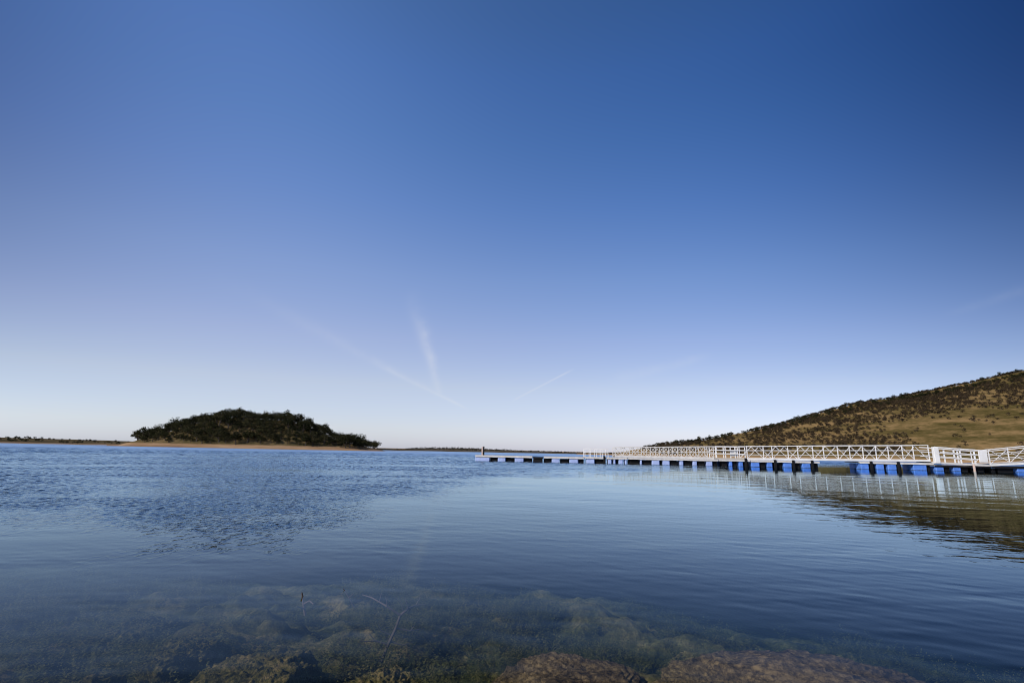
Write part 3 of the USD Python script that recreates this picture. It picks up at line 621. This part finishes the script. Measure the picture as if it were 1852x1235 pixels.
# landing by the big white post
a, L, rz = seg(1673, 1774)
ld = thing('railed_landing', 'white railed landing right of the big white post', 'landing', (a[0], a[1], 0), rz)
obj('deck', bar((0, 1.1, 0.74), (L, 1.1, 0.56), 0.10, 2.1), M_DECK, ld)
obj('edge_beam', bar((0, -0.01, 0.70), (L, -0.01, 0.52), 0.14, 0.06), M_GALV, ld)
for y in (0.10, 2.05):
    for q, nm in ((1.28, 'handrail'), (0.88, 'mid_rail'), (0.48, 'mid_rail')):
        obj(nm, bar((0.4, y, 0.79 + q), (L, y, 0.61 + q - 0.08), 0.085 if q > 1.2 else 0.065), M_WHITE, ld)
    for p in (1716, 1727, 1752):
        x = lx(p, 1673, L, 1774); obj('rail_post', bar((x, y + 0.075, 0.66), (x, y + 0.075, 1.98 - 0.18 * x / L), 0.11, 0.06), M_WHITE, ld)
x = lx(1680, 1673, L, 1774); obj('corner_post', rbox(x, -0.06, 1.36, 0.42, 0.3, 1.44, 0.02), M_WHITE, ld)
x = lx(1763, 1673, L, 1774); obj('gate_panel', rbox(x, -0.08, 1.30, 0.72, 0.06, 1.0, 0.02), M_WHITE, ld)
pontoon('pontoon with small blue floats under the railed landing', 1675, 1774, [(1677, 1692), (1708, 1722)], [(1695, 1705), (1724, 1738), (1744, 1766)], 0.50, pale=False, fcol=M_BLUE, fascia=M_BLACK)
# gangway up to the shore
sg = truss('shore_gangway', 'white truss gangway climbing to the shore at the right edge', 1776, 1990, 0.58, 1.25, 1.78, 2.95, 3.4, mids=(0.36, 0.68))
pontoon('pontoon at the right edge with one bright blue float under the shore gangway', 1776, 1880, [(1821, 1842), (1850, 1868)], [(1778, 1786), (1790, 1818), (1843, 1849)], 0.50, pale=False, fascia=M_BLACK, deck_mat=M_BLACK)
# mooring posts
X0, Y0 = XY_(878)
mp = thing('mooring_post', 'pale mooring post with its shaded side coloured black, standing on the left end of the pier', 'post', (X0, Y0 + 0.3, 0.56))
obj('shaft', rbox(-0.05, 0, 0.39, 0.14, 0.2, 0.78, 0.02), M_PINK, mp); obj('fender', rbox(0.085, 0, 0.41, 0.12, 0.18, 0.82, 0.02), M_BLACK, mp)  # black half is the unlit side of the post, shade put into its colour
X0, Y0 = XY_(1739)
tag(obj('marker_post', pole((X0, Y0 - 0.35, -0.6), (X0, Y0 - 0.35, 0.62), 0.09, 12), M_PINK), 'short pinkish post in the water before the railed landing', 'post')

# ------------------------------------------------------------------ under water: rocks, weed, dead branches
def weedy(name, ramp, bump=0.02, sc=22.0):
    N = {'g': ('geometry', {}), 'n': ('noise_texture', {'scale': sc, 'detail': 6.0, 'roughness': 0.75}), 'n2': ('noise_texture', {'scale': 3.0, 'detail': 3.0}),
         'a0': ('math', {'math_type': 'multiply', 'value2': 0.65}), 'a': ('math', {'math_type': 'multiply_add', 'value2': 0.35}),
         'r': ('rgb_ramp', {'ramp': ramp}), 'b': ('bump', {'strength': 1.0, 'distance': bump}), 'd': ('diffuse_bsdf', {'roughness': 0.8})}
    return usdkit.material(stage, '/World/Looks/' + name, N, [('g.position', 'n.vector'), ('g.position', 'n2.vector'), ('n.fac', 'a0.value1'), ('n2.fac', 'a.value1'), ('a0.value', 'a.value3'), ('a.value', 'r.fac'),
        ('n.fac', 'b.height'), ('b.normal', 'd.normal'), ('r.color', 'd.color')], surface='d.BSDF')
M_ALGAE = weedy('brown_algae', [(0.40, (0.022, 0.017, 0.011)), (0.5, (0.10, 0.071, 0.038)), (0.6, (0.225, 0.16, 0.082))], 0.05, 34.0)
M_GREENALGAE = weedy('green_algae', [(0.40, (0.014, 0.016, 0.006)), (0.5, (0.095, 0.082, 0.026)), (0.62, (0.28, 0.20, 0.085))], 0.05, 30.0)
def rock(label, px0, px1, crest_px, crest_py, depth, deep, m, seed, thick=0.5, flat=1.0):
    """A rounded, furred boulder; its crest seen at the given point, its top depth metres under water."""
    c = on_level(crest_px, crest_py, -depth); e0 = on_level(px0, crest_py + 12, -depth); e1 = on_level(px1, crest_py + 12, -depth)
    wdt = np.linalg.norm(e1 - e0) / 2
    s = trimesh.creation.icosphere(6); v = s.vertices * 1.0
    r = np.random.default_rng(seed)
    n1 = meshkit.fbm(v * 1.4 + seed, 3, seed) - 0.5; n2 = meshkit.fbm(v * 6.0 + seed, 4, seed + 3) - 0.5; n3 = meshkit.fbm(v * 22.0, 2, seed + 7) - 0.5
    v = v * (1 + 0.55 * n1 + 0.26 * n2 + 0.12 * n3)[:, None]
    v[:, 2] = np.sign(v[:, 2]) * np.abs(v[:, 2]) ** flat
    v = v * [wdt, thick, deep]
    topz = v[:, 2].max()
    mid = (e0 + e1) / 2
    return tag(obj('submerged_rock', (v + [mid[0], c[1] - 0.05 + 0.0, -depth - topz], s.faces), m, smooth=True), label, 'rock')
rock('long brown weed-covered rock under the water, largest at the bottom right', 1160, 1660, 1300, 1174, 0.07, 0.28, M_ALGAE, 3, 0.42, 0.8)
rock('brown weed-covered rock under the water at the bottom centre, left of the longest one', 872, 1176, 1000, 1184, 0.08, 0.25, M_ALGAE, 5, 0.36, 0.7)
rock('rounded olive rock under the water at the bottom left', 345, 600, 440, 1180, 0.09, 0.25, M_GREENALGAE, 8, 0.35)
rock('slanting olive ridge of rock under water above the rounded left rock', 245, 410, 350, 1146, 0.14, 0.22, M_GREENALGAE, 12, 0.28)
rock('broad dim yellowish rock deep under water near the left edge', 150, 300, 220, 1112, 0.26, 0.22, M_GREENALGAE, 15, 0.5)
rock('small dim rock at the lower left corner under water', 60, 230, 150, 1222, 0.10, 0.22, M_GREENALGAE, 18, 0.3)
rock('green weedy mound under water between the olive and the brown rocks', 610, 780, 680, 1208, 0.13, 0.22, M_GREENALGAE, 22, 0.3)

def sprig(seed):
    r = np.random.default_rng(seed); V, F = [], []; n = 0
    for s_ in range(9):
        a = r.uniform(0, 2 * PI); lean = r.uniform(0.1, 0.6); hgt = r.uniform(0.08, 0.17)
        for k in range(12):
            t = (k + r.uniform(0, 1)) / 12
            c = np.array([math.cos(a) * lean * t * hgt * 1.4, math.sin(a) * lean * t * hgt * 1.4, t * hgt])
            b = r.uniform(0, 2 * PI); L = 0.022 * (1.2 - t * 0.7); d = np.array([math.cos(b), math.sin(b), r.uniform(-.1, .6)]) * L; e = np.array([-math.sin(b), math.cos(b), 0]) * 0.004
            V += [c - e, c + d, c + e]; F.append([n, n + 1, n + 2]); n += 3
    return trimesh.Trimesh(np.array(V), np.array(F), process=False)
M_WEED = leaf_mat('waterweed_leaves', (0.03, 0.034, 0.012), (0.075, 0.075, 0.024), (0.14, 0.115, 0.045))
wp = []
cw = RNG.uniform([-5.5, 1.5], [5.5, 5.6], (26000, 2))
az_ = np.arctan2(cw[:, 0], cw[:, 1]); cw = cw[np.abs(az_) < 0.9]
den = meshkit.fbm(np.stack([cw[:, 0] * 1.3, cw[:, 1] * 1.3, 0 * cw[:, 0]], -1), 3, 91)
cw = cw[RNG.uniform(0, 1, len(cw)) < np.clip((den - 0.40) * 5, 0.03, 1) * 0.5]
zw = bed_z(cw[:, 0][:, None], cw[:, 1][:, None])[:, 0]
ok = (zw < -0.12); cw, zw = cw[ok], zw[ok]
scw = np.clip(RNG.uniform(0.5, 1.3, len(zw)), 0, (-zw - 0.02) / 0.17)
print('weed', len(zw))
pi = UsdGeom.PointInstancer.Define(stage, '/World/waterweed'); pth = []
for k in range(4):
    cp = f'/World/waterweed/sprig_{k}'; usdkit.mesh(stage, cp, sprig(200 + k), M_WEED); pth.append(Sdf.Path(cp))
pi.CreatePrototypesRel().SetTargets(pth)
pi.CreateProtoIndicesAttr(Vt.IntArray.FromNumpy(RNG.integers(0, 4, len(zw)).astype(np.int32)))
pi.CreatePositionsAttr(Vt.Vec3fArray.FromNumpy(np.concatenate([cw, zw[:, None] - 0.01], 1).astype(np.float32)))
pi.CreateScalesAttr(Vt.Vec3fArray.FromNumpy(np.repeat(scw[:, None], 3, 1).astype(np.float32)))
pi.CreateOrientationsAttr(Vt.QuathArray([Gf.Quath(float(math.cos(q)), 0, 0, float(math.sin(q))) for q in RNG.uniform(0, PI, len(zw))]))
tag(pi, 'green waterweed growing on the lake bed', kind='stuff')

M_TWIG = mat('dead_wood', (0.068, 0.048, 0.043), 0.8, 0.3, 20.0)
def branch(label, paths, Y):
    """Dead branch: each path a list of (photo x, photo y, radius, nearer by) points at about the distance Y."""
    ms = []
    for path in paths:
        pts = [(at_depth(px, py, Y - dy), r) for px, py, r, dy in path]
        for (p, r0), (q, r1) in zip(pts[:-1], pts[1:]): ms.append(frustum(p, q, r0 * .66, r1 * .66, 6))
    return tag(obj('dead_branch', join(ms), M_TWIG), label, 'branch')
def on_water_depth(px, py): return float(on_level(px, py, 0.0)[1])
branch('dark forked dead branch under water, rising from the weed left of centre',
       [[(690, 1196, .016, .0), (702, 1165, .015, .02), (716, 1135, .013, .03), (724, 1112, .012, .05)],
        [(724, 1112, .011, .05), (700, 1096, .008, .08), (672, 1080, .006, .02), (655, 1075, .003, 0)],
        [(724, 1112, .011, .05), (738, 1100, .008, .02), (752, 1094, .005, -.05), (770, 1092, .003, -.08)],
        [(702, 1165, .010, .02), (678, 1158, .007, .05), (650, 1160, .003, .10)], [(716, 1135, .009, .03), (742, 1140, .006, .0), (768, 1136, .003, -.06)],
        [(700, 1096, .006, .08), (698, 1078, .003, .10)], [(738, 1100, .006, .02), (733, 1082, .003, .04)], [(710, 1150, .006, .02), (690, 1140, .004, .05), (684, 1128, .002, .07)], [(686, 1088, .004, .05), (690, 1072, .002, .03)], [(752, 1094, .004, -.05), (760, 1080, .002, -.06)], [(730, 1106, .005, .03), (726, 1090, .003, .06), (716, 1080, .002, .08)],
        [(706, 1160, .006, .02), (728, 1166, .004, .0), (748, 1160, .002, -.05)], [(678, 1158, .005, .05), (668, 1146, .003, .06)], [(742, 1140, .004, .0), (752, 1128, .002, -.02)]], on_water_depth(705, 1080) + 0.18)
branch('short dead stick whose tip pricks the surface, left of the forked branch',
       [[(552, 1112, .012, 0), (549, 1092, .011, 0), (546, 1071, .006, .0)], [(549, 1092, .008, 0), (560, 1086, .006, .03), (567, 1092, .004, .06)], [(550, 1100, .006, 0), (536, 1096, .003, .05)]], on_water_depth(548, 1078))
branch('thin pale twig leaning under the surface between the stick and the forked branch',
       [[(640, 1096, .006, 0), (631, 1080, .005, .02), (621, 1064, .003, .03)], [(631, 1080, .004, .02), (640, 1072, .002, .05)]], on_water_depth(625, 1068) + 0.05)
